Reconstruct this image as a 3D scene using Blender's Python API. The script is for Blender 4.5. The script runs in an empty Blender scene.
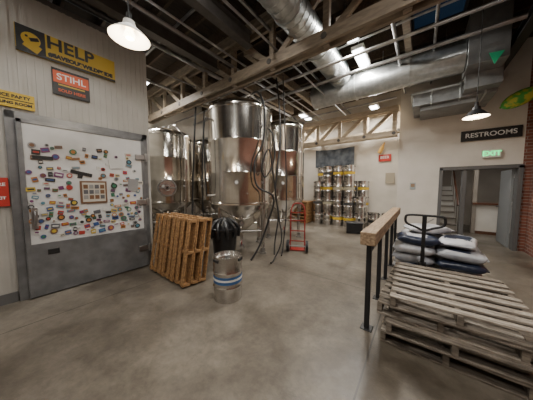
import bpy, bmesh, math, random
from mathutils import Matrix, Vector, Euler
random.seed(7)
D=bpy.data
def link(o):
    bpy.context.scene.collection.objects.link(o); return o

# ---------------- materials ----------------
def M(name,col,rough=.6,metal=0,col2=None,scale=4,detail=6,bump=0,bscale=20,stretch=(1,1,1),emit=0,lo=.35,hi=.65,rvar=0,aniso=0):
    m=D.materials.new(name); m.use_nodes=True
    nt=m.node_tree; N=nt.nodes; L=nt.links
    b=N['Principled BSDF']
    b.inputs['Base Color'].default_value=(*col,1)
    b.inputs['Roughness'].default_value=rough
    b.inputs['Metallic'].default_value=metal
    if emit:
        b.inputs['Emission Color'].default_value=(*col,1); b.inputs['Emission Strength'].default_value=emit
    if aniso:
        tg=N.new('ShaderNodeTangent'); tg.direction_type='RADIAL'; tg.axis='Z'
        b.inputs['Anisotropic'].default_value=aniso; L.new(tg.outputs[0],b.inputs['Tangent'])
    if col2 or bump or rvar:
        tc=N.new('ShaderNodeTexCoord'); mp=N.new('ShaderNodeMapping'); mp.inputs['Scale'].default_value=stretch
        L.new(tc.outputs['Object'],mp.inputs['Vector'])
    if col2:
        n=N.new('ShaderNodeTexNoise'); n.inputs['Scale'].default_value=scale; n.inputs['Detail'].default_value=detail
        L.new(mp.outputs[0],n.inputs['Vector'])
        r=N.new('ShaderNodeValToRGB'); r.color_ramp.elements[0].position=lo; r.color_ramp.elements[1].position=hi
        r.color_ramp.elements[0].color=(*col,1); r.color_ramp.elements[1].color=(*col2,1)
        L.new(n.outputs['Fac'],r.inputs[0]); L.new(r.outputs[0],b.inputs['Base Color'])
    if rvar:
        n=N.new('ShaderNodeTexNoise'); n.inputs['Scale'].default_value=3; n.inputs['Detail'].default_value=5
        L.new(mp.outputs[0],n.inputs['Vector'])
        mr=N.new('ShaderNodeMapRange'); mr.inputs[3].default_value=rough-rvar; mr.inputs[4].default_value=rough+rvar
        L.new(n.outputs['Fac'],mr.inputs[0]); L.new(mr.outputs[0],b.inputs['Roughness'])
    if bump:
        n=N.new('ShaderNodeTexNoise'); n.inputs['Scale'].default_value=bscale; n.inputs['Detail'].default_value=4
        L.new(mp.outputs[0],n.inputs['Vector'])
        bp=N.new('ShaderNodeBump'); bp.inputs['Strength'].default_value=bump; bp.inputs['Distance'].default_value=.02
        L.new(n.outputs['Fac'],bp.inputs['Height']); L.new(bp.outputs[0],b.inputs['Normal'])
    return m

steel=M('stainless',(.80,.76,.70),.14,1,col2=(.66,.62,.56),scale=1.5,stretch=(1,1,3),rvar=.05,aniso=.5)
steelk=M('stainless_keg',(.72,.70,.67),.24,1,col2=(.55,.53,.51),scale=5,rvar=.08)
steel_d=M('steel_dull',(.45,.44,.43),.4,1,col2=(.3,.3,.3),scale=6)
galv=M('galvanised',(.46,.49,.49),.33,.9,col2=(.62,.64,.64),scale=9,bump=.08,bscale=12)
galv_box=M('galvanised_sheet',(.24,.25,.25),.45,.7,col2=(.33,.34,.34),scale=5)
black=M('black_metal',(.012,.012,.013),.45)
rubber=M('black_rubber',(.010,.010,.011),.6)
plastic_b=M('black_plastic',(.012,.012,.013),.35,bump=.5,bscale=8)
white_p=M('white_panel',(.45,.435,.40),.5,col2=(.38,.365,.33),scale=2)
door_w=M('door_white',(.62,.62,.61),.35,col2=(.50,.50,.49),scale=2.5)
alu=M('aluminium_sheet',(.23,.235,.24),.4,.5,col2=(.15,.155,.16),scale=5)
frame_g=M('frame_grey',(.13,.13,.13),.5,.3)
wallw=M('wall_paint',(.70,.66,.60),.8,col2=(.60,.56,.50),scale=1.5,bump=.15,bscale=30)
wallb=M('wall_paint_back',(.62,.57,.50),.8,col2=(.48,.44,.38),scale=1.2,bump=.1,bscale=20)
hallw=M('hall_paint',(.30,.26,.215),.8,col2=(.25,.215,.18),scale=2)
tread=M('stair_tread',(.14,.12,.10),.6)
ceil_m=M('ceiling_deck',(.022,.016,.011),.85,col2=(.05,.034,.022),scale=3,stretch=(6,1,1))
joist_m=M('joist_wood',(.05,.033,.02),.8,col2=(.09,.06,.038),scale=4,stretch=(8,1,8))
truss_m=M('truss_paint',(.30,.245,.18),.6,col2=(.19,.15,.11),scale=5,stretch=(1,4,4))
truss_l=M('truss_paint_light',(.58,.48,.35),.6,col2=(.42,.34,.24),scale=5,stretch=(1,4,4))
steelb=M('grey_beam',(.11,.10,.09),.55,.2,col2=(.075,.068,.06),scale=6)
wood_gold=M('pallet_wood_gold',(.40,.225,.09),.7,col2=(.17,.085,.035),scale=5,stretch=(6,6,1.2),bump=.3,bscale=15)
wood_gray=M('pallet_wood_weathered',(.22,.185,.145),.75,col2=(.08,.065,.05),scale=5,stretch=(1.5,9,9),bump=.35,bscale=14)
wood_gray2=M('pallet_wood_pale',(.38,.335,.275),.75,col2=(.17,.14,.11),scale=5,stretch=(1.5,9,9),bump=.35,bscale=14)
timber=M('rail_timber',(.38,.27,.165),.65,col2=(.20,.13,.075),scale=5,stretch=(9,1,9),bump=.2,bscale=12)
yellow=M('sign_yellow',(.55,.37,.03),.5)
signblack=M('sign_black',(.012,.012,.012),.5)
red=M('sign_red',(.42,.03,.02),.5)
orange=M('sign_orange',(.6,.09,.02),.5)
white=M('print_white',(.7,.7,.68),.5)
redpaint=M('red_paint',(.28,.015,.012),.4)
blue=M('blue_label',(.04,.12,.30),.5)
lampw=M('lamp_enamel',(.75,.73,.68),.4)
bulb=M('bulb_glow',(1,.86,.62),.5,emit=10)
tube_e=M('tube_glow',(.93,.97,1),.5,emit=16)
exit_g=M('exit_glow',(.05,.9,.25),.5,emit=2)
green=M('green_paper',(.06,.33,.05),.6,col2=(.45,.45,.05),scale=9,lo=.45,hi=.55)
chalk=M('chalk',(.7,.7,.68),.9)

def brick_mat():
    m=D.materials.new('brick'); m.use_nodes=True; nt=m.node_tree;N=nt.nodes;L=nt.links;b=N['Principled BSDF']
    tc=N.new('ShaderNodeTexCoord'); sp=N.new('ShaderNodeSeparateXYZ'); cb=N.new('ShaderNodeCombineXYZ')
    ad=N.new('ShaderNodeMath'); ad.operation='ADD'
    L.new(tc.outputs['Object'],sp.inputs[0]); L.new(sp.outputs[0],ad.inputs[0]); L.new(sp.outputs[1],ad.inputs[1])
    L.new(ad.outputs[0],cb.inputs[0]); L.new(sp.outputs[2],cb.inputs[1])
    br=N.new('ShaderNodeTexBrick'); br.inputs['Scale'].default_value=1
    br.inputs['Brick Width'].default_value=.21; br.inputs['Row Height'].default_value=.075; br.inputs['Mortar Size'].default_value=.008
    br.inputs['Color1'].default_value=(.22,.07,.04,1); br.inputs['Color2'].default_value=(.13,.045,.03,1); br.inputs['Mortar'].default_value=(.25,.2,.17,1)
    L.new(cb.outputs[0],br.inputs['Vector']); L.new(br.outputs['Color'],b.inputs['Base Color']); b.inputs['Roughness'].default_value=.85
    return m
brick=brick_mat()

def floor_mat():
    m=D.materials.new('concrete_floor'); m.use_nodes=True; nt=m.node_tree;N=nt.nodes;L=nt.links;b=N['Principled BSDF']
    tc=N.new('ShaderNodeTexCoord')
    def noise(s,d,dist=0,rough=.55,off=0):
        n=N.new('ShaderNodeTexNoise'); n.inputs['Scale'].default_value=s; n.inputs['Detail'].default_value=d
        n.inputs['Distortion'].default_value=dist; n.inputs['Roughness'].default_value=rough
        mp=N.new('ShaderNodeMapping'); mp.inputs['Location'].default_value=(off,off*.7,0); L.new(tc.outputs['Object'],mp.inputs['Vector'])
        L.new(mp.outputs[0],n.inputs['Vector']); return n
    def ramp(src,pts):
        r=N.new('ShaderNodeValToRGB'); e=r.color_ramp.elements
        e[0].position=pts[0][0]; e[0].color=(*pts[0][1],1); e[1].position=pts[-1][0]; e[1].color=(*pts[-1][1],1)
        for p,c in pts[1:-1]:
            x=e.new(p); x.color=(*c,1)
        L.new(src,r.inputs[0]); return r.outputs[0]
    def mul(a,b_,f=1):
        mx=N.new('ShaderNodeMixRGB'); mx.blend_type='MULTIPLY'; mx.inputs[0].default_value=f; L.new(a,mx.inputs[1]); L.new(b_,mx.inputs[2]); return mx.outputs[0]
    n1=noise(.5,7,.5,.6,2); n2=noise(2.2,9,.3,.68,5); n3=noise(60,3); n4=noise(1.0,5,.7,.6,11); n5=noise(14,6,.2,.7,3)
    c=ramp(n1.outputs['Fac'],[(.36,(.085,.070,.053)),(.5,(.145,.124,.098)),(.64,(.215,.190,.155))])
    c=mul(c,ramp(n2.outputs['Fac'],[(.33,(.62,.60,.57)),(.5,(.95,.95,.94)),(.68,(1.2,1.2,1.18))]),.9)
    c=mul(c,ramp(n4.outputs['Fac'],[(.30,(.55,.51,.46)),(.50,(1,1,1))]),.75)
    c=mul(c,ramp(n5.outputs['Fac'],[(.35,(.78,.78,.78)),(.6,(1.08,1.08,1.08))]),.8)
    sp=N.new('ShaderNodeSeparateXYZ'); L.new(tc.outputs['Object'],sp.inputs[0])
    def mth(op,a,bv):
        k=N.new('ShaderNodeMath'); k.operation=op
        for i,q in enumerate((a,bv)):
            if q is None: continue
            if isinstance(q,(int,float)): k.inputs[i].default_value=q
            else: L.new(q,k.inputs[i])
        return k.outputs[0]
    def seam(src,off,s,w=.006):
        a=mth('ADD',src,off); a=mth('DIVIDE',a,s); a=mth('ADD',a,.5+50); a=mth('FRACT',a,None); a=mth('SUBTRACT',a,.5); a=mth('ABSOLUTE',a,None); a=mth('MULTIPLY',a,s)
        return mth('LESS_THAN',a,w)
    s=mth('MAXIMUM',seam(sp.outputs[0],.33,3.2,.007),seam(sp.outputs[1],-3.3,3.6,.005))
    s=mth('MULTIPLY',s,.8)
    m2=N.new('ShaderNodeMixRGB'); L.new(s,m2.inputs[0]); L.new(c,m2.inputs[1]); m2.inputs[2].default_value=(.02,.016,.013,1)
    L.new(m2.outputs[0],b.inputs['Base Color'])
    mr=N.new('ShaderNodeMapRange'); mr.inputs[1].default_value=.3; mr.inputs[2].default_value=.7; mr.inputs[3].default_value=.28; mr.inputs[4].default_value=.55
    L.new(n2.outputs['Fac'],mr.inputs[0]); L.new(mr.outputs[0],b.inputs['Roughness'])
    bp=N.new('ShaderNodeBump'); bp.inputs['Strength'].default_value=.12; bp.inputs['Distance'].default_value=.01
    L.new(n3.outputs['Fac'],bp.inputs['Height']); L.new(bp.outputs[0],b.inputs['Normal'])
    return m
floorm=floor_mat()

# ---------------- builder ----------------
class B:
    def __init__(s): s.v=[];s.f=[];s.m=[];s.mats=[]
    def mi(s,m):
        if m not in s.mats: s.mats.append(m)
        return s.mats.index(m)
    def add(s,vs,fs,m):
        o=len(s.v); s.v+= [tuple(v) for v in vs]; i=s.mi(m)
        for f in fs: s.f.append(tuple(o+k for k in f)); s.m.append(i)
    def box(s,c,sz,m,rot=None):
        c=Vector(c); vs=[]
        for x in(-.5,.5):
            for y in(-.5,.5):
                for z in(-.5,.5):
                    p=Vector((x*sz[0],y*sz[1],z*sz[2]))
                    if rot is not None: p=rot@p
                    vs.append(c+p)
        s.add(vs,[(0,1,3,2),(4,6,7,5),(0,4,5,1),(2,3,7,6),(0,2,6,4),(1,5,7,3)],m)
    def box2(s,a,b,m):
        s.box([(a[i]+b[i])/2 for i in range(3)],[abs(b[i]-a[i]) for i in range(3)],m)
    def bar(s,p,q,w,h,m,up=(0,0,1)):
        p=Vector(p);q=Vector(q);d=(q-p);l=d.length;d.normalize();u=Vector(up)
        sx=d.cross(u)
        if sx.length<1e-4: sx=Vector((1,0,0))
        sx.normalize(); u=sx.cross(d)
        R=Matrix((sx,d,u)).transposed()
        s.box((p+q)/2,(w,l,h),m,R)
    def cyl(s,p,q,r,m,r2=None,seg=16,cap=True):
        p=Vector(p);q=Vector(q);r2=r if r2 is None else r2
        d=(q-p).normalized(); a=Vector((0,0,1)) if abs(d.z)<.9 else Vector((1,0,0))
        x=d.cross(a).normalized(); y=d.cross(x)
        vs=[]
        for c,rr in((p,r),(q,r2)):
            for i in range(seg):
                t=2*math.pi*i/seg; vs.append(c+x*rr*math.cos(t)+y*rr*math.sin(t))
        fs=[(i,(i+1)%seg,seg+(i+1)%seg,seg+i) for i in range(seg)]
        if cap: fs+= [tuple(range(seg)),tuple(range(2*seg-1,seg-1,-1))]
        s.add(vs,fs,m)
    def lathe(s,prof,c,m,seg=32):
        c=Vector(c); n=len(prof); vs=[]
        for r,z in prof:
            for i in range(seg):
                t=2*math.pi*i/seg; vs.append(c+Vector((max(r,.0005)*math.cos(t),max(r,.0005)*math.sin(t),z)))
        fs=[]
        for j in range(n-1):
            for i in range(seg):
                k=(i+1)%seg; fs.append((j*seg+i,j*seg+k,(j+1)*seg+k,(j+1)*seg+i))
        s.add(vs,fs,m)
    def tube(s,pts,r,m,seg=8,sub=6,closed=False):
        P=[Vector(p) for p in pts]; n=len(P); out=[]
        if sub<=1: out=P
        else:
            rng=range(n) if closed else range(n-1)
            for i in rng:
                g=lambda k:P[k%n] if closed else P[min(max(k,0),n-1)]
                a,b,c,d=g(i-1),g(i),g(i+1),g(i+2)
                for k in range(sub):
                    t=k/sub
                    out.append(.5*((2*b)+(c-a)*t+(2*a-5*b+4*c-d)*t*t+(3*b-a-3*c+d)*t**3))
            if not closed: out.append(P[-1])
        n=len(out); vs=[]; px=None
        for i in range(n):
            a=out[i-1] if (i>0 or closed) else out[0]; b=out[(i+1)%n] if (i<n-1 or closed) else out[-1]
            d=(b-a).normalized()
            if px is None:
                h=Vector((0,0,1)) if abs(d.z)<.9 else Vector((1,0,0)); px=d.cross(h).normalized()
            px=(px-d*px.dot(d)).normalized(); py=d.cross(px)
            for k in range(seg):
                t=2*math.pi*k/seg; vs.append(out[i]+px*r*math.cos(t)+py*r*math.sin(t))
        fs=[]
        for i in range(n if closed else n-1):
            j=(i+1)%n
            for k in range(seg):
                l=(k+1)%seg; fs.append((i*seg+k,i*seg+l,j*seg+l,j*seg+k))
        if not closed: fs+= [tuple(range(seg)),tuple(range(n*seg-1,(n-1)*seg-1,-1))]
        s.add(vs,fs,m)
    def ring(s,c,R,r,m,axis='z',seg=24):
        pts=[]
        for i in range(seg):
            t=2*math.pi*i/seg; a,b=R*math.cos(t),R*math.sin(t)
            o={'z':(a,b,0),'y':(a,0,b),'x':(0,a,b)}[axis]; pts.append(Vector(c)+Vector(o))
        s.tube(pts,r,m,seg=6,sub=1,closed=True)
    def mesh(s,name):
        me=D.meshes.new(name); me.from_pydata(s.v,[],s.f)
        for m in s.mats: me.materials.append(m)
        me.polygons.foreach_set('material_index',s.m)
        bm=bmesh.new(); bm.from_mesh(me); bmesh.ops.recalc_face_normals(bm,faces=bm.faces); bm.to_mesh(me); bm.free()
        me.polygons.foreach_set('use_smooth',[True]*len(me.polygons))
        me.set_sharp_from_angle(angle=math.radians(35)); me.update()
        return me
    def build(s,name,loc=(0,0,0),rot=(0,0,0),bevel=0,parent=None):
        o=D.objects.new(name,s.mesh(name)); link(o); o.location=loc; o.rotation_euler=rot
        if bevel:
            b=o.modifiers.new('bevel','BEVEL'); b.width=bevel; b.segments=2; b.limit_method='ANGLE'
        if parent: o.parent=parent
        return o
def text(name,body,size,loc,m,parent,rot=(math.pi/2,0,0),sx=1,bold=0):
    c=D.curves.new(name,'FONT'); c.body=body; c.size=size; c.extrude=.001; c.offset=bold; c.align_x='CENTER'; c.align_y='CENTER'
    c.materials.append(m); o=D.objects.new(name,c); link(o); o.parent=parent; o.location=loc; o.rotation_euler=rot; o.scale=(sx,1,1)
    return o

# ---------------- room shell ----------------
b=B(); b.box2((-8.2,-3.7,-.1),(4.2,12.2,0),floorm); b.build('floor')
b=B(); b.box2((-8.2,-3.7,5.2),(4.2,9.2,5.3),ceil_m); b.build('ceiling')
b=B()
for i in range(21): b.box2((-8,-3.4+i*.6,4.97),(2.05,-3.35+i*.6,5.2),joist_m)
b.build('ceiling_joists')
b=B(); b.box2((-8.2,9.0,0),(-.45,9.15,5.2),wallb); b.build('wall_back')
b=B(); b.box2((-.6,7.6,0),(.42,7.75,5.2),wallw); b.box2((.42,7.6,2.08),(1.92,7.75,5.2),wallw)
b.box2((1.92,7.6,0),(2.05,7.75,5.2),brick); b.box2((-.6,7.75,0),(-.45,9.0,5.2),wallw); b.build('wall_restroom')
b=B(); b.box2((2.05,-3.7,0),(2.2,7.75,5.2),brick); b.build('wall_right')
b=B(); b.box2((-8.2,1.8,0),(-8.0,9.0,5.2),wallb); b.build('wall_tank_side')
b=B(); b.box2((-8.2,-3.7,0),(2.05,-3.55,5.2),wallb); b.build('wall_rear')
b=B(); b.box2((-8.2,-3.55,0),(-4.4,1.8,4.25),white_p)
for i in range(66):
    yy=-3.5+i*.08
    if yy<1.74: b.box2((-4.4,yy,.12),(-4.388,yy+.03,4.25),white_p)
b.box2((-4.44,1.75,0),(-4.386,1.81,4.27),white_p)
b.box2((-4.42,-3.55,4.2),(-4.386,1.81,4.27),frame_g)
b.build('wall_left')
b=B(); b.box2((-4.386,-3.5,0),(-4.37,.02,.14),frame_g); b.build('baseboard_left')
b=B(); b.box2((-.6,7.58,0),(.36,7.6,.1),frame_g); b.build('baseboard_back')
b=B()
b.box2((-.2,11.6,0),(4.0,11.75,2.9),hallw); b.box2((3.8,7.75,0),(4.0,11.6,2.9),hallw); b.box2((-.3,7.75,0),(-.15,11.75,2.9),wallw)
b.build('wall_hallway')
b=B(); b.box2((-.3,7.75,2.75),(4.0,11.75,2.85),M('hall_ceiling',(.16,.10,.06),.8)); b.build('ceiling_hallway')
dkw=M('dark_wood',(.10,.04,.02),.4)
b=B(); b.box2((1.45,9.6,0),(3.8,9.72,.98),wallw); b.box2((1.4,9.52,.98),(3.8,9.80,1.04),dkw); b.box2((1.45,9.58,0),(3.8,9.6,.1),dkw)
b.box2((1.4,9.55,0),(1.5,9.77,2.75),hallw); b.build('hallway_counter')
b=B()
for i in range(9):
    b.box2((.15,8.5+i*.26,0),(.95,8.76+i*.26,.18*(i+1)-.03),white_p); b.box2((.12,8.47+i*.26,.18*(i+1)-.03),(.97,8.76+i*.26,.18*(i+1)),tread)
for i in range(0,9,2): b.cyl((.95,8.62+i*.26,.18*(i+1)),(.95,8.62+i*.26,.18*(i+1)+.85),.012,white_p,seg=8)
b.cyl((.95,8.6,1.0),(.95,10.75,2.5),.025,dkw,seg=8)
b.build('staircase')
b=B()
for x in(.45,1.9): b.box2((x-.05,7.55,0),(x+.03,7.78,2.1),frame_g)
b.box2((.40,7.55,2.04),(1.93,7.78,2.13),frame_g); b.box2((.88,7.6,0),(.97,7.76,2.05),frame_g)
b.build('trim_1',bevel=.004)
b=B(); b.box2((1.80,7.8,.02),(1.85,8.66,2.02),M('grey_door',(.22,.23,.235),.5)); b.cyl((1.8,8.58,1.02),(1.74,8.58,1.02),.025,steel_d,seg=12)
b.cyl((1.745,8.58,1.02),(1.745,8.46,1.02),.012,steel_d,seg=8)
for z in(.3,1.1,1.8): b.box2((1.84,7.79,z),(1.87,7.83,z+.1),steel_d)
b.build('door_2',bevel=.003)

# ---------------- trusses & ceiling services ----------------
def truss(name,Y,z0,z1,x0,x1,step,m,ch=.16):
    b=B()
    for dy in (-.09,.09):
        b.box2((x0,Y+dy-.03,z0),(x1,Y+dy+.03,z0+ch),m); b.box2((x0,Y+dy-.03,z1-ch),(x1,Y+dy+.03,z1),m)
    n=int((x1-x0)/step)
    for i in range(n+1):
        x=x0+.08+i*(x1-x0-.16)/n
        b.box2((x-.05,Y-.045,z0),(x+.05,Y+.045,z1),m)
        if i<n:
            xn=x+(x1-x0-.16)/n
            if i<n/2: b.bar((x,Y,z1-ch/2),(xn,Y,z0+ch/2),.06,.1,m)
            else: b.bar((x,Y,z0+ch/2),(xn,Y,z1-ch/2),.06,.1,m)
        for dy in(-.125,.125):
            b.cyl((x,Y+dy-.01,z0+ch/2),(x,Y+dy+.01,z0+ch/2),.05,steelb,seg=10)
    return b.build(name)
truss('ceiling_truss',3.35,3.9,4.95,-7.98,2.03,1.1,truss_m,.2)
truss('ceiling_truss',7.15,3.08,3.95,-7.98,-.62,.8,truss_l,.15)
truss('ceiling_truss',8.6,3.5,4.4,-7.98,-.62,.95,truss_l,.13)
truss('ceiling_truss',-.6,4.3,4.95,-7.98,2.03,1.1,truss_m,.15)
b=B()
for x,z in((-3.95,4.45),(-2.9,4.55)):
    b.box2((x-.08,-3.5,z-.14),(x+.08,3.2,z-.11),steelb); b.box2((x-.08,-3.5,z+.11),(x+.08,3.2,z+.14),steelb); b.box2((x-.015,-3.5,z-.11),(x+.015,3.2,z+.11),steelb)
for x,z in((-6.6,4.7),(-5.5,4.75),(-4.4,4.72),(-3.3,4.7),(-.35,4.75)):
    b.box2((x-.06,3.5,z-.12),(x+.06,7.5,z+.12),truss_m)
for x in(-6.6,-5.5,-4.4,-3.3): b.bar((x,3.5,4.0),(x,4.6,4.65),.07,.1,truss_m)
b.build('ceiling_beams')
b=B(); b.box2((1.24,.5,4.2),(1.38,7.58,4.24),black); b.box2((1.24,.5,4.36),(1.38,7.58,4.40),black); b.box2((1.3,.5,4.22),(1.32,7.58,4.38),black)
for y_ in(1,3,5): b.cyl((1.31,y_,4.38),(1.31,y_,5.0),.015,black,seg=8)
b.build('steel_rail_beam')
b=B()
def cond(p,q,r,m=steel_d): b.cyl(p,q,r,m,seg=8)
for x,z,r in((-2.3,4.2,.02),(-2.45,4.62,.03),(-3.2,4.25,.018),(-3.5,4.3,.03),(.1,4.5,.025),(-.5,4.4,.03),(-4.6,4.6,.05),(-5.0,4.3,.02),(-5.9,4.4,.035)):
    cond((x,-3.4,z),(x,8.9 if x<-.7 else 7.5,z),r)
for y_,z,r in((2.2,4.72,.025),(4.3,4.15,.03),(4.6,4.6,.02),(5.1,4.25,.04),(6.6,4.7,.025),(7.4,4.3,.03),(1.4,4.5,.02),(.6,4.62,.03)):
    cond((-7.9,y_,z),(-.7 if y_>7 else 1.2,y_,z),r,steel_d)
for x in(-3.9,-3.5): cond((x,4.3,4.15),(x+.1,4.2,3.4),.018,steel_d)
b.build('ceiling_conduits')
def spiral(b,p,q,r):
    b.cyl(p,q,r,galv,seg=32)
    p=Vector(p);q=Vector(q);n=int((q-p).length/.13)
    for i in range(n+1):
        c=p.lerp(q,i/n); d=(q-p).normalized()*.006
        big = (i%9==0)
        b.cyl(c-d*(3 if big else 1),c+d*(3 if big else 1),r+(.022 if big else .006),galv,seg=32)
b=B(); spiral(b,(-1.85,.6,4.55),(-1.85,5.65,4.55),.27)
for y_ in(1.5,3.0,4.8): b.cyl((-1.85,y_,4.8),(-1.85,y_,5.0),.008,steel_d,seg=6)
b.build('spiral_duct')
b=B(); spiral(b,(-2.7,6.0,4.3),(.6,6.0,4.3),.31)
for x in(-2.2,-.9,.3): b.cyl((x,6,4.6),(x,6,5.0),.008,steel_d,seg=6)
b.build('spiral_duct')
b=B()
b.box2((.62,5.65,3.95),(1.17,6.35,4.96),galv_box)
b.box2((-.25,6.4,3.6),(1.2,7.5,3.9),galv_box); b.box2((-.3,6.38,3.88),(1.22,7.52,3.93),galv)
b.box2((.65,6.1,3.66),(1.2,6.45,4.1),galv_box); b.box2((-.1,6.55,3.5),(.9,7.45,3.6),galv_box)
for x in(.1,.6,1.0): b.box2((x,6.37,3.58),(x+.03,7.53,3.94),galv)
b.build('rectangular_duct',bevel=.006)
b=B(); b.box2((-.25,4.4,4.9),(.5,4.45,4.97),black); b.box2((-.25,5.5,4.9),(.5,5.55,4.97),black)
b.box2((-.3,4.4,4.9),(-.25,5.55,4.97),black); b.box2((.5,4.4,4.9),(.55,5.55,4.97),black)
b.box2((-.25,4.45,4.93),(.5,5.5,4.95),M('night_glass',(.015,.035,.07),.15,emit=.25)); b.build('window_1')

def strip(loc,l,power,w=.26,rz=0):  # serves the real ceiling strips and the added fill strips alike
    b=B(); b.box((0,0,.05),(w,l,.08),lampw); b.box((0,0,0),(w-.06,l-.06,.03),tube_e)
    for s in(-1,1): b.cyl((0,s*l*.35,.08),(0,s*l*.35,.35),.006,steel_d,seg=6)
    o=b.build('ceiling_or_added_light',loc,(0,0,rz))
    L=D.lights.new('tube_or_fill_light','AREA'); L.shape='RECTANGLE'; L.size=w-.06; L.size_y=l-.06; L.energy=power; L.color=(1,.955,.88)
    lo=D.objects.new('tube_or_fill_light',L); link(lo); lo.parent=o; lo.location=(0,0,-.03)
    return o
strip((-1.25,4.25,4.62),.7,85); strip((-1.25,5.3,4.62),.8,110); strip((-1.4,8.1,4.3),.8,85)
strip((-3.2,-1.6,4.6),1.2,45); strip((-5.6,6.6,4.55),1.0,80); strip((.6,1.2,4.6),1.2,85); strip((.3,-1.8,4.6),1.2,40); strip((-4.0,7.9,4.5),.8,80)  # fill strips added to brighten the room, tank side and back
strip((-2.35,1.0,4.72),1.0,75); strip((-6.3,2.25,4.5),.8,75)  # fill strips added out of view to brighten the tank steel
strip((2.3,9.0,2.6),.8,17); strip((.55,8.2,2.65),.4,10)  # fill strips added to light the hallway

def pendant(loc,top,r,power):
    b=B()
    prof=[(.03,.17),(.05,.16),(.06,.11),(.09,.085),(r*.75,.045),(r,0),(r*.985,-.004),(r*.73,.035),(.085,.07),(.05,.09),(.001,.1)]
    b.lathe(prof[:6],(0,0,0),lampw if loc[0]<0 else black,seg=36); b.lathe(prof[5:],(0,0,0),lampw,seg=36)
    b.lathe([(.001,.17),(.03,.17)],(0,0,0),black)
    b.cyl((0,0,.16),(0,0,.23),.025,black,seg=12)
    b.cyl((0,0,.2),(0,0,top-loc[2]),.006,black,seg=6)
    b.lathe([(.001,.0),(.035,.008),(.05,.035),(.045,.06),(.03,.09)],(0,0,-.01),bulb,seg=20)
    o=b.build('pendant_lamp',loc)
    L=D.lights.new('pendant_glow','POINT'); L.energy=power; L.color=(1,.82,.58); L.shadow_soft_size=.05
    lo=D.objects.new('pendant_glow',L); link(lo); lo.parent=o; lo.location=(0,0,-.07)
pendant((-2.38,.84,3.08),4.97,.18,18)
pendant((.67,4.8,2.74),4.97,.165,22)
# ---------------- signs ----------------
def sign(name,loc,w,h,m,rz,texts=(),extra=None,t=.02,bold=.002):
    b=B(); b.box((0,0,0),(w,t,h),m)
    if extra: extra(b)
    o=b.build(name,loc,(0,0,rz),bevel=.002)
    for i,(s,sz,x,z,mm) in enumerate(texts): text('lettering_%d'%(i+1),s,sz,(x,-t/2-.003,z),mm,o,bold=bold)
    return o
R90=math.pi/2
def crow(b):
    b.box((-.41,-.011,0),(.27,.006,.35),signblack)
    b.cyl((-.41,-.0135,.02),(-.41,-.0165,.02),.09,yellow,seg=20)
    b.box((-.40,-.0155,-.07),(.15,.004,.11),yellow,Matrix.Rotation(.5,3,'Y'))
    b.box((-.38,-.018,.03),(.09,.004,.045),signblack,Matrix.Rotation(-.4,3,'Y'))
    b.cyl((-.45,-.016,.05),(-.45,-.019,.05),.015,signblack,seg=10)
    b.box((.0,-.011,-.155),(1.1,.004,.04),signblack)
SX=-4.372
sign('help_banner',(SX,.73,3.6),1.1,.35,yellow,R90,[('HELP',.24,-.0,.07,signblack),('#SAVEOURWILDPRIDE',.075,.13,-.09,signblack)],crow,bold=.006)
sign('hardware_sign',(SX,.71,3.16),.42,.38,signblack,R90,[('STIHL',.13,0,.07,white),('SOLD HERE',.06,0,-.12,orange)],
     lambda b:(b.box((0,-.011,.07),(.4,.004,.17),orange),b.box((0,-.011,-.04),(.3,.004,.02),yellow)))
sign('warning_sign',(SX,.08,2.75),.46,.2,yellow,R90,[('NOTICE PARTY',.055,0,.045,signblack),('BOTTLING ROOM',.05,0,-.045,signblack)],
     lambda b:b.box((0,-.011,0),(.44,.004,.012),signblack))
sign('fire_alarm_sign',(SX,-.08,1.52),.2,.38,red,R90,[('FIRE',.06,.02,.1,white),('EXIT',.05,.02,-.08,white)])
sign('restrooms_sign',(1.33,7.57,2.92),1.06,.27,signblack,0,[('RESTROOMS',.16,0,0,chalk)],t=.04)
sign('exit_sign',(1.38,7.55,2.42),.32,.2,lampw,0,[('EXIT',.16,0,0,exit_g)],t=.06,bold=.004)
b=B(); b.box((0,0,0),(.14,.01,.2),M('poster_blue',(.35,.4,.4),.6)); b.box((0,-.006,.02),(.1,.004,.1),M('poster_tan',(.3,.2,.12),.6)); b.build('small_poster',(-.2,7.59,1.6))
sign('enamel_sign',(-1.15,8.97,2.68),.42,.26,red,0,[('BEER',.14,0,.02,white)])
b=B()
b.lathe([(.001,-.22),(.07,-.2),(.075,0),(.04,.1),(.025,.22),(.001,.22)],(0,0,0),M('amber_sign',(.45,.25,.05),.5),seg=16); b.build('bottle_shaped_sign',(-1.25,8.89,3.05),(0,.4,0))
sign('wall_notice',(-.95,8.97,1.9),.3,.4,M('notice_cream',(.35,.3,.22),.7),0)
b=B(); n=24; vs=[];fs=[]
for i in range(n+1):
    x=-.85+1.7*i/n; yy=.03*math.sin(i*1.1)
    sag=.12*math.sin(math.pi*i/n)
    vs+=[(x,yy,.45-sag*.4),(x,yy,-.35-sag)]
for i in range(n): fs.append((2*i,2*i+1,2*i+3,2*i+2))
b.add(vs,fs,M('banner_dark',(.02,.025,.035),.7,col2=(.09,.10,.11),scale=4)); b.build('fabric_banner',(-3.1,8.9,2.8))

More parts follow.
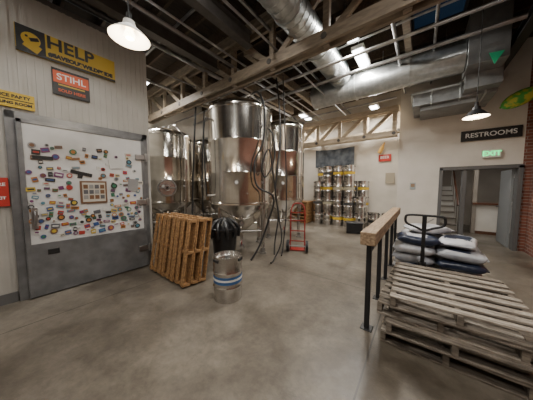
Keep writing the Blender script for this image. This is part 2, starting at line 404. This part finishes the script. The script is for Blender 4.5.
# ---------------- cold room door ----------------
b=B(); W=1.54;H=2.5
b.box2((-.09,-.05,0),(0,0,H+.1),alu); b.box2((W,-.05,0),(W+.09,0,H+.1),alu); b.box2((-.09,-.05,H),(W+.09,0,H+.1),alu)
b.box2((.0,-.11,.02),(W,-.01,H),door_w)
b.box2((.0,-.118,.02),(W,-.108,.78),alu)
for x in(.0,W-.05): b.box2((x,-.12,.02),(x+.05,-.106,H),alu)
b.box2((0,-.12,H-.05),(W,-.106,H),alu)
for z in(.35,1.25,2.1):
    b.box2((W-.16,-.15,z),(W+.06,-.115,z+.09),steel_d); b.cyl((W+.02,-.15,z-.03),(W+.02,-.15,z+.12),.022,steel_d,seg=12)
b.box2((.07,-.15,1.0),(.13,-.115,1.3),steel_d); b.tube([(.1,-.15,1.05),(.1,-.2,1.08),(.1,-.2,1.22),(.1,-.15,1.25)],.012,steel_d)
b.box2((.2,-.126,.6),(.32,-.117,.68),signblack)
door=b.build('door_1',(-4.386,.12,0),(0,0,R90),bevel=.004)
pal=[(.35,.04,.03),(.04,.08,.22),(.45,.33,.05),(.04,.16,.09),(.02,.02,.02),(.55,.55,.53),(.35,.15,.04),(.15,.04,.12),(.08,.2,.26),(.16,.08,.04),(.03,.03,.03),(.5,.47,.4),(.1,.1,.11),(.25,.25,.25)]
sm=[M('sticker_%d'%i,c,.4) for i,c in enumerate(pal)]
b=B()
placed=[]
def stick(x,z,w,h,k):
    m=sm[k%len(sm)]; m2=random.choice(sm); yy=-.121-random.random()*.002
    a=random.uniform(-.25,.25); R=Matrix.Rotation(a,3,'Y')
    if random.random()<.3:
        b.cyl((x,-.112,z),(x,yy-.001,z),w*.45,m,seg=16); b.cyl((x,-.12,z),(x,yy-.002,z),w*.28,m2,seg=14)
    else:
        b.box((x,-.115,z),(w,.012,h),m,R); b.box((x,-.1165,z),(w*.7,.012,h*.35),m2,R)
for i in range(190):
    for _ in range(30):
        q=random.random()
        if q<.55: x=random.uniform(.07,1.47); z=random.uniform(.84,1.22)
        elif q<.75: x=random.uniform(.07,.52); z=random.uniform(1.1,1.8)
        elif q<.9: x=random.uniform(.98,1.46); z=random.uniform(1.15,1.75)
        else: x=random.uniform(.1,1.45); z=random.uniform(1.7,2.2)
        w=random.uniform(.035,.105); h=random.uniform(.03,.07)
        if abs(x-.76)<.22 and 1.3<z<1.72: continue
        if all(abs(x-p[0])>(w+p[2])*.5 or abs(z-p[1])>(h+p[3])*.5 for p in placed):
            placed.append((x,z,w,h)); stick(x,z,w,h,random.randrange(14)); break
b.box((.76,-.12,1.5),(.34,.02,.36),sm[9]); b.box((.76,-.125,1.5),(.29,.02,.31),sm[11])
for i in range(4):
    for j in range(3): b.box((.655+i*.07,-.128,1.42+j*.085),(.055,.02,.065),random.choice([sm[4],sm[9],sm[12],sm[13]]))
b.box((.62,-.12,1.80),(.26,.01,.05),signblack,Matrix.Rotation(.25,3,'Y'))
b.box((1.08,-.12,1.98),(.2,.01,.15),sm[5],Matrix.Rotation(-.1,3,'Y')); b.box((1.33,-.12,1.62),(.16,.01,.22),sm[13],Matrix.Rotation(.1,3,'Y')); b.box((.22,-.12,2.0),(.2,.01,.05),signblack)
b.build('sticker_collection',(0,0,0),(0,0,0),parent=door)

# ---------------- tanks ----------------
def tank(loc,R,zc,zt,ztop,face=-.78,manway=False):
    b=B(); seg=64
    dome=[(.12,ztop)]
    for i in range(1,9):
        t=i/8*math.pi/2; dome.append((.12+(R-.12)*math.sin(t),zt+.02+(ztop-zt-.02)*math.cos(t)))
    prof=[(.0,ztop+.02),(.12,ztop+.02)]+dome+[(R,zt),(R+.012,zt-.01),(R+.012,zt-.04),(R,zt-.05)]
    for k in(1,2):
        z=zt+(zc-zt)*k/3; prof+=[(R,z+.012),(R+.005,z),(R,z-.012)]
    prof+=[(R,zc+.05),(R+.012,zc+.04),(R+.012,zc+.0),(R-.02,zc-.03),(R*.93,zc-.10),(.09,.42),(.05,.38),(.05,.3),(.0,.3)]
    b.lathe(prof,(0,0,0),steel,seg)
    for a in(45,135,225,315):
        c,s=math.cos(math.radians(a)),math.sin(math.radians(a)); r=R*.9
        b.cyl((c*r,s*r,.03),(c*r,s*r,zc+.0),.045,steelk,seg=14)
        b.cyl((c*r,s*r,0),(c*r,s*r,.03),.085,steel_d,seg=16)
        b.cyl((c*r,s*r,.05),(c*r,s*r,.14),.055,steel_d,seg=14)
        c2,s2=math.cos(math.radians(a+90)),math.sin(math.radians(a+90))
        b.cyl((c*r,s*r,.55),(c2*r,s2*r,.55),.022,steelk,seg=8)
    b.tube([(0,0,.33),(0,0,.24),(.08,0,.2),(.35,0,.2),(.62,0,.2)],.03,steelk); b.cyl((.5,0,.2),(.53,0,.2),.055,steel_d,seg=14); b.box((.52,0,.28),(.02,.02,.14),redpaint)
    zr=(zc+.35)/2; b.cyl((R*.45,0,zr),(R*.75,0,zr-.03),.025,steelk,seg=10); b.cyl((R*.72,0,zr-.03),(R*.76,0,zr-.03),.05,steel_d,seg=12)
    b.cyl((0,0,ztop),(0,0,ztop+.1),.1,steel_d,seg=20); b.cyl((.25,.1,ztop-.06),(.25,.1,ztop+.08),.03,steelk,seg=10)
    b.tube([(.25,.1,ztop+.06),(.45,.25,ztop+.06),(R*.80,R*.62,zt+.02),(R*.82,R*.66,zt-.2),(R*.82,R*.66,zc-.1),(R*.82,R*.62,.7)],.02,steelk,sub=5)
    for z in(zt-.4,zc+.5): b.box((R*.77,R*.62,z),(.1,.05,.04),steel_d)
    b.cyl((R-.02,-.1,zc+.5),(R+.05,-.1,zc+.5),.03,steel_d,seg=12); b.cyl((R+.04,-.1,zc+.5),(R+.07,-.1,zc+.5),.05,steel_d,seg=20); b.cyl((R+.07,-.1,zc+.5),(R+.074,-.1,zc+.5),.035,white,seg=20)
    b.cyl((R-.02,.15,zc+.25),(R+.09,.15,zc+.25),.015,steelk,seg=8)
    # data plate and level gauge pipe
    b.box((R+.002,-.32*1,zc+.9),(.03,.16,.1),steel_d,Matrix.Rotation(-.0,3,'Z')) if False else None
    for z in(zc+.2,zt-.25):
        b.cyl((R*.5,-R*.86,z),(R*.58,-R*.99,z),.025,steel_d,seg=8)
    b.tube([(R*.58,-R*.99,zt-.25),(R*.62,-R*1.04,zt-.6),(R*.62,-R*1.02,zc+.6),(R*.58,-R*.99,zc+.2)],.014,rubber)
    if manway:
        z=zc+.45; b.cyl((R-.08,.0,z),(R+.05,.0,z),.23,steelk,seg=28); b.ring((R+.06,0,z),.23,.02,steel_d,'x'); b.cyl((R+.05,0,z),(R+.12,0,z),.03,black,seg=10); b.bar((R+.08,-.24,z),(R+.08,.24,z),.03,.03,steel_d)
        b.ring((R+.13,0,z),.07,.01,steel_d,'x')
    return b.build('fermentation_tank',loc,(0,0,face))
tank((-3.63,3.65,0),.78,1.18,3.36,3.60)
tank((-3.68,5.55,0),.75,1.18,3.36,3.62)
tank((-6.45,3.15,0),.76,1.1,3.1,3.35,face=-.45,manway=True)
tank((-6.6,4.85,0),.72,1.1,3.1,3.35)
tank((-6.6,6.7,0),.72,1.1,3.1,3.35)

C=Vector((.70,-.714,0)); Rr=Vector((.714,.70,0)); T=Vector((-3.63,3.65,0))
def hp(a,bb,z): return T+C*a+Rr*bb+Vector((0,0,z))
b=B()
b.tube([hp(.1,.3,3.85),hp(.5,.4,3.7),hp(.72,.52,3.3),hp(.72,.50,2.6),hp(.84,.30,2.1),hp(.84,.35,1.6),hp(.78,.72,1.35),hp(.75,.6,.8),hp(.85,.4,.3),hp(1.0,.2,.03)],.02,rubber)
b.tube([hp(.0,.9,4.3),hp(.15,.95,3.6),hp(.3,.95,2.7),hp(.45,.85,2.0),hp(.55,.8,1.4),hp(.4,.9,.9),hp(.5,.8,.3),hp(.7,.75,.03)],.018,rubber)
b.tube([hp(.55,.64,2.9),hp(.6,.74,2.7),hp(.65,.75,2.2),hp(.75,.55,1.8),hp(.8,.45,2.0),hp(.72,.62,2.4),hp(.65,.75,1.7),hp(.6,.85,1.0),hp(.8,.9,.4),hp(1.0,.7,.03),hp(1.2,.6,.03)],.016,rubber)
b.tube([hp(.35,1.0,4.2),hp(.35,1.05,3.0),hp(.3,1.1,2.0),hp(.35,1.1,1.0),hp(.5,1.0,.2),hp(.8,.9,.03)],.014,rubber)
b.build('hose_bundle')
b=B()
b.tube([(-5.3,3.5,3.9),(-5.35,3.45,2.8),(-5.4,3.4,1.6),(-5.3,3.3,.7),(-5.1,3.2,.03),(-4.9,3.0,.03),(-4.8,2.6,.03)],.025,rubber)
b.tube([(-5.6,4.0,4.0),(-5.6,3.9,2.5),(-5.5,3.8,1.2),(-5.3,3.7,.2)],.02,rubber)
b.build('drain_hose')
# step ladder standing between the tank rows
b=B()
for s in(-.22,.22):
    b.bar((s,0,0),(s*.75,.45,2.2),.03,.07,steelk); b.bar((s,.95,0),(s*.75,.5,2.2),.03,.05,steelk)
for i in range(7):
    t=(i+1)/8; b.box((0,.45*t,2.2*t),(.44-.11*t,.09,.025),steelk)
b.box((0,.47,2.21),(.36,.18,.04),redpaint); b.build('step_ladder',(-5.1,4.3,0),(0,0,.5))

# ---------------- pallets ----------------
def pallet_geo(L=1.1,Wd=1.1,m=wood_gray,m2=None,nt=7,t=.02,h=.13,seed=0,bw=.095):
    rnd=random.Random(seed); b=B(); m2=m2 or m
    sh=h-2*t
    for x in(-L/2+.025,0,L/2-.025):
        b.box((x,0,t+sh/2),(.045,Wd,sh),m)
    for i in range(nt):
        y_=-Wd/2+bw/2+i*(Wd-bw)/(nt-1)+ (rnd.uniform(-.015,.015) if 0<i<nt-1 else 0)
        b.box((rnd.uniform(-.006,.006),y_,h-t/2),(L,bw+rnd.uniform(-.02,.01),t),rnd.choice([m,m2,m2]),Matrix.Rotation(rnd.uniform(-.014,.014),3,'Z'))
    for i in range(4):
        y_=-Wd/2+bw/2+i*(Wd-bw)/3; b.box((0,y_,t/2),(L,bw,t),rnd.choice([m,m2]))
    return b
z=0
offs=[(0,0,0),(.03,-.03,.04),(-.03,.03,-.03),(.05,.0,.045)]
for i,(dx,dy,r) in enumerate(offs):
    pallet_geo(1.02,1.1,wood_gray,wood_gray2,8,seed=i,bw=.082).build('wood_pallet',(.24+dx,2.83+dy,z),(0,0,r),bevel=.003); z+=.131
for i in range(3):
    g=pallet_geo(1.05,1.18,wood_gold,wood_gold,8,seed=10+i,h=.125)
    Rm=Matrix.Rotation(math.radians(-9),4,'X')@Matrix(((0,1,0,0),(0,0,-1,0),(-1,0,0,0),(0,0,0,1)))
    o=g.build('wood_pallet',(0,0,0),bevel=.003)
    o.rotation_euler=Rm.to_euler(); o.location=(-3.43+.02*i,1.78+.131*i,.535)
z=0
for i in range(7):
    pallet_geo(.9,.9,wood_gold,wood_gold,7,seed=30+i).build('wood_pallet',(-4.28,8.25,z),(0,0,.02*(-1)**i)); z+=.131
pallet_geo(1.08,1.05,wood_gray,wood_gray2,7,seed=50).build('wood_pallet',(.22,4.35,.085))

# ---------------- grain sacks ----------------
plw=M('sack_white',(.60,.60,.61),.33,col2=(.38,.39,.42),scale=6,bump=.7,bscale=7)
pln=M('sack_navy',(.012,.018,.04),.3,col2=(.03,.04,.07),scale=7,bump=.7,bscale=7)
plb=M('sack_blue',(.05,.12,.28),.35,col2=(.03,.06,.14),scale=6,bump=.7,bscale=7)
plg=M('sack_grey',(.26,.27,.30),.35,col2=(.40,.41,.43),scale=6,bump=.7,bscale=7)
def sack(loc,rz,m,m2,seed,L=.78,Wd=.46,H=.15,tilt=0):
    rnd=random.Random(seed); b=B(); nu,nv=40,18; vs=[]
    sg=lambda v,e:math.copysign(abs(v)**e,v)
    ph=[rnd.uniform(0,6) for _ in range(6)]
    for j in range(nv+1):
        t=-math.pi/2+math.pi*j/nv
        for i in range(nu):
            p=2*math.pi*i/nu
            x=sg(math.cos(t),.5)*sg(math.cos(p),.3)*L/2; y_=sg(math.cos(t),.5)*sg(math.sin(p),.35)*Wd/2; zz=sg(math.sin(t),.75)*H/2
            k=1-.5*abs(2*x/L)**4; zz*=k
            zz+=.010*math.sin(x*14+ph[0])*math.cos(y_*17+ph[1])+.005*math.sin(x*31+ph[3])*math.sin(y_*27+ph[4]); y_+=.012*math.sin(x*16+ph[2]); x+=.012*math.sin(y_*19+ph[5])
            vs.append((x,y_,zz))
    fs=[];fb=[]
    for j in range(nv):
        for i in range(nu):
            k=(i+1)%nu; f=(j*nu+i,j*nu+k,(j+1)*nu+k,(j+1)*nu+i)
            cx=sum(vs[q][0] for q in f)/4; cy=sum(vs[q][1] for q in f)/4
            (fb if (-.25*L<cx<.18*L and abs(cy)<Wd*.36) else fs).append(f)
    b.add(vs,fs,m); i2=b.mi(m2)
    for f in fb: b.f.append(f); b.m.append(i2)
    b.box((L/2-.005,0,0),(.04,Wd*.8,.012),m); b.box((-L/2+.005,0,0),(.04,Wd*.8,.012),m)
    return b.build('grain_sack',loc,(tilt,0,rz))
zz=.085+.13+.078
cols=[(plw,plb),(pln,plw),(plg,pln),(plw,plg),(pln,plb),(plg,plw),(plw,pln)]
k=0
for lay in range(3):
    for i in range(2):
        for j in range(2):
            pos=(-.04+i*.53+random.uniform(-.01,.01),4.1+j*.5); mm=cols[(k*3)%7]; k+=1
            sack((pos[0],pos[1],zz),random.uniform(-.05,.05)+(math.pi if lay%2 else 0),mm[0],mm[1],k,L=.54,Wd=.5)
    zz+=.145
sack((-.0,4.12,zz),.1,pln,plw,90,L=.56,Wd=.44); sack((.06,4.6,zz),.1,plw,plb,91,L=.62,Wd=.42); sack((.50,4.3,zz-.0),1.4,plw,pln,92,L=.66,Wd=.42)
sack((.12,4.4,zz+.14),.5,plw,plg,93,L=.6,Wd=.4,H=.13)
# ---------------- pallet jack ----------------
b=B()
for x in(-.2,.2): b.box((x,.85,.055),(.15,1.15,.045),black); b.cyl((x-.05,1.3,.035),(x+.05,1.3,.035),.035,steel_d,seg=12)
b.box((0,.2,.2),(.5,.06,.28),black); b.box((0,.14,.16),(.22,.12,.2),black); b.cyl((0,.1,.1),(0,.1,.5),.05,black,seg=16)
for x in(-.07,.07): b.cyl((x-.025,.1,.09),(x+.025,.1,.09),.09,rubber,seg=20)
b.bar((0,.1,.42),(0,.0,1.0),.045,.03,black); b.tube([(0,.0,.98),(-.09,-.01,1.02),(-.2,-.02,1.07),(-.215,-.025,1.15),(-.18,-.03,1.19),(0,-.03,1.195),(.18,-.03,1.19),(.215,-.025,1.15),(.2,-.02,1.07),(.09,-.01,1.02)],.016,rubber,closed=True,sub=4)
b.bar((0,.0,.98),(0,-.03,1.19),.05,.03,black); b.bar((.03,-.02,1.1),(.1,-.04,1.16),.015,.015,steel_d)
b.build('pallet_jack',(.06,3.52,0))
# ---------------- railing ----------------
b=B(); X=-.42
b.box2((X-.075,2.3,.97),(X+.075,5.45,1.11),timber)
for y_ in(2.4,3.15,3.9,4.65,5.38):
    b.box2((X-.025,y_-.025,.01),(X+.025,y_+.025,.98),black); b.box2((X-.06,y_-.06,0),(X+.06,y_+.06,.012),black)
b.box2((X-.015,2.4,.86),(X+.015,5.38,.9),black); b.box2((X-.03,2.35,.955),(X+.03,5.4,.972),black)
b.build('guard_railing',bevel=.01)
# ---------------- kegs ----------------
def keg_geo(b,c,band=None,R=.2,H=.6,seg=28):
    p=[(0,.06),(R*.6,.04),(R*.93,.06),(R*.95,.0),(R*.99,.0),(R*.985,.07),(R,.1),(R,H*.33-.02),(R+.008,H*.33),(R,H*.33+.02),(R,H*.66-.02),(R+.008,H*.66),(R,H*.66+.02),(R,H-.11),(R*.985,H-.08),(R*.985,H-.01),(R*.99,H),(R*.93,H),(R*.92,H-.07),(R*.6,H-.05),(0,H-.045)]
    b.lathe(p,c,steelk,seg); cx,cy,cz=c
    b.cyl((cx,cy,cz+H-.05),(cx,cy,cz+H-.02),.035,steel_d,seg=14)
    for a in(0,2.09,4.19):
        R3=Matrix.Rotation(a,3,'Z'); q=Vector((cx,cy,cz+H-.045))+R3@Vector((R*.975,0,0)); b.box(q,(.016,.11,.032),rubber,R3)
    if band: b.lathe([(R+.002,H*.42),(R+.003,H*.42),(R+.003,H*.58),(R+.002,H*.58)],c,band,seg)
b=B(); keg_geo(b,(0,0,0),blue,R=.2,H=.62)
b.lathe([(.204,.30),(.2045,.30),(.2045,.33),(.204,.33)],(0,0,0),white,28)
b.build('beer_keg',(-2.15,1.88,0),(0,0,.4))
b=B(); bands=[None,yellow,None,M('band_grey',(.06,.06,.06),.5),None,yellow,M('band_cream',(.4,.36,.25),.5),None]
hts=[[3,4],[4,4],[4,4],[4,3],[2,3]]
for i in range(5):
    for j in range(2):
        for l in range(hts[i][j]):
            keg_geo(b,(i*.425,j*.425,l*.601),random.choice(bands),seg=24)
b.build('beer_keg_stack',(-3.5,8.2,0))
for x,y_,bd in((-1.35,8.3,signblack),(-.9,8.35,None)):
    b=B(); keg_geo(b,(0,0,0),bd); b.build('beer_keg',(x,y_,0))
b=B(); b.box((0,0,.18),(.5,.36,.34),plastic_b); b.box((0,0,.36),(.54,.4,.04),plastic_b); b.build('storage_crate',(-1.75,7.2,0),(0,0,.3),bevel=.02)
b=B(); b.lathe([(.0,.0),(.2,.0),(.25,.72),(.27,.73),(.27,.77),(.25,.78),(.2,.76),(.18,.85),(.12,.93),(.0,.96)],(0,0,0),plastic_b,28)
for i in range(10):
    a=i*.628; b.tube([(.1*math.cos(a),.1*math.sin(a),.94),(.22*math.cos(a),.22*math.sin(a),.86),(.285*math.cos(a+.1),.285*math.sin(a+.1),.74),(.27*math.cos(a+.1),.27*math.sin(a+.1),.6)],.03,plastic_b)
b.build('trash_bin',(-3.08,2.62,0))
b=B()
for x in(-.17,.17):
    b.tube([(x,0,.05),(x,.02,.5),(x,.10,.95),(x*.8,.16,1.1)],.014,redpaint,sub=5)
    b.cyl((x*1.35-.03,-.02,.14),(x*1.35+.03,-.02,.14),.14,rubber,seg=24); b.cyl((x*1.35-.035,-.02,.14),(x*1.35+.035,-.02,.14),.06,steel_d,seg=16)
    b.bar((x,.02,.3),(x*1.1,-.02,.14),.02,.02,redpaint)
b.tube([(-.136,.16,1.1),(-.08,.19,1.16),(.08,.19,1.16),(.136,.16,1.1)],.014,redpaint)
for z in(.25,.5,.75,.95): b.bar((-.17,.01+z*.07,z),(.17,.01+z*.07,z),.015,.022,redpaint)
b.cyl((-.23,-.02,.14),(.23,-.02,.14),.012,steel_d,seg=8); b.box((0,.14,.015),(.38,.24,.015),redpaint)
b.build('hand_truck',(-2.34,4.28,0),(0,0,.45))
b=B(); pr=[(.02,-.32)]+[(.16*math.cos(t),.3*math.sin(t)) for t in [(-1.45+.29*i) for i in range(11)]]+[(.02,.32)]
b.lathe(pr,(0,0,0),green,24); b.cyl((0,0,.3),(0,0,.33),.03,black,seg=8); b.build('paper_lantern',(1.62,6.9,3.5),(0,1.1,0))
b=B(); b.add([(0,0,.12),(.2,0,.1),(.08,0,-.1),(0,.012,.12),(.2,.012,.1),(.08,.012,-.1)],[(0,1,2),(5,4,3),(0,3,4,1),(1,4,5,2),(2,5,3,0)],M('green_glow',(.02,.35,.16),.5,emit=.15)); b.build('green_glow_patch',(.9,5.62,3.95))  # green glow of light, imitated by a faintly emissive flat triangle

w=D.worlds.new('World'); bpy.context.scene.world=w; w.use_nodes=True
w.node_tree.nodes['Background'].inputs[0].default_value=(.5,.55,.6,1); w.node_tree.nodes['Background'].inputs[1].default_value=.3
cam=D.cameras.new('camera'); co=D.objects.new('camera',cam); link(co); bpy.context.scene.camera=co
cam.lens=200/533*36; cam.sensor_width=36; cam.clip_start=.05
co.location=(0,0,1.6); co.rotation_euler=(math.radians(86),0,math.radians(37.6))
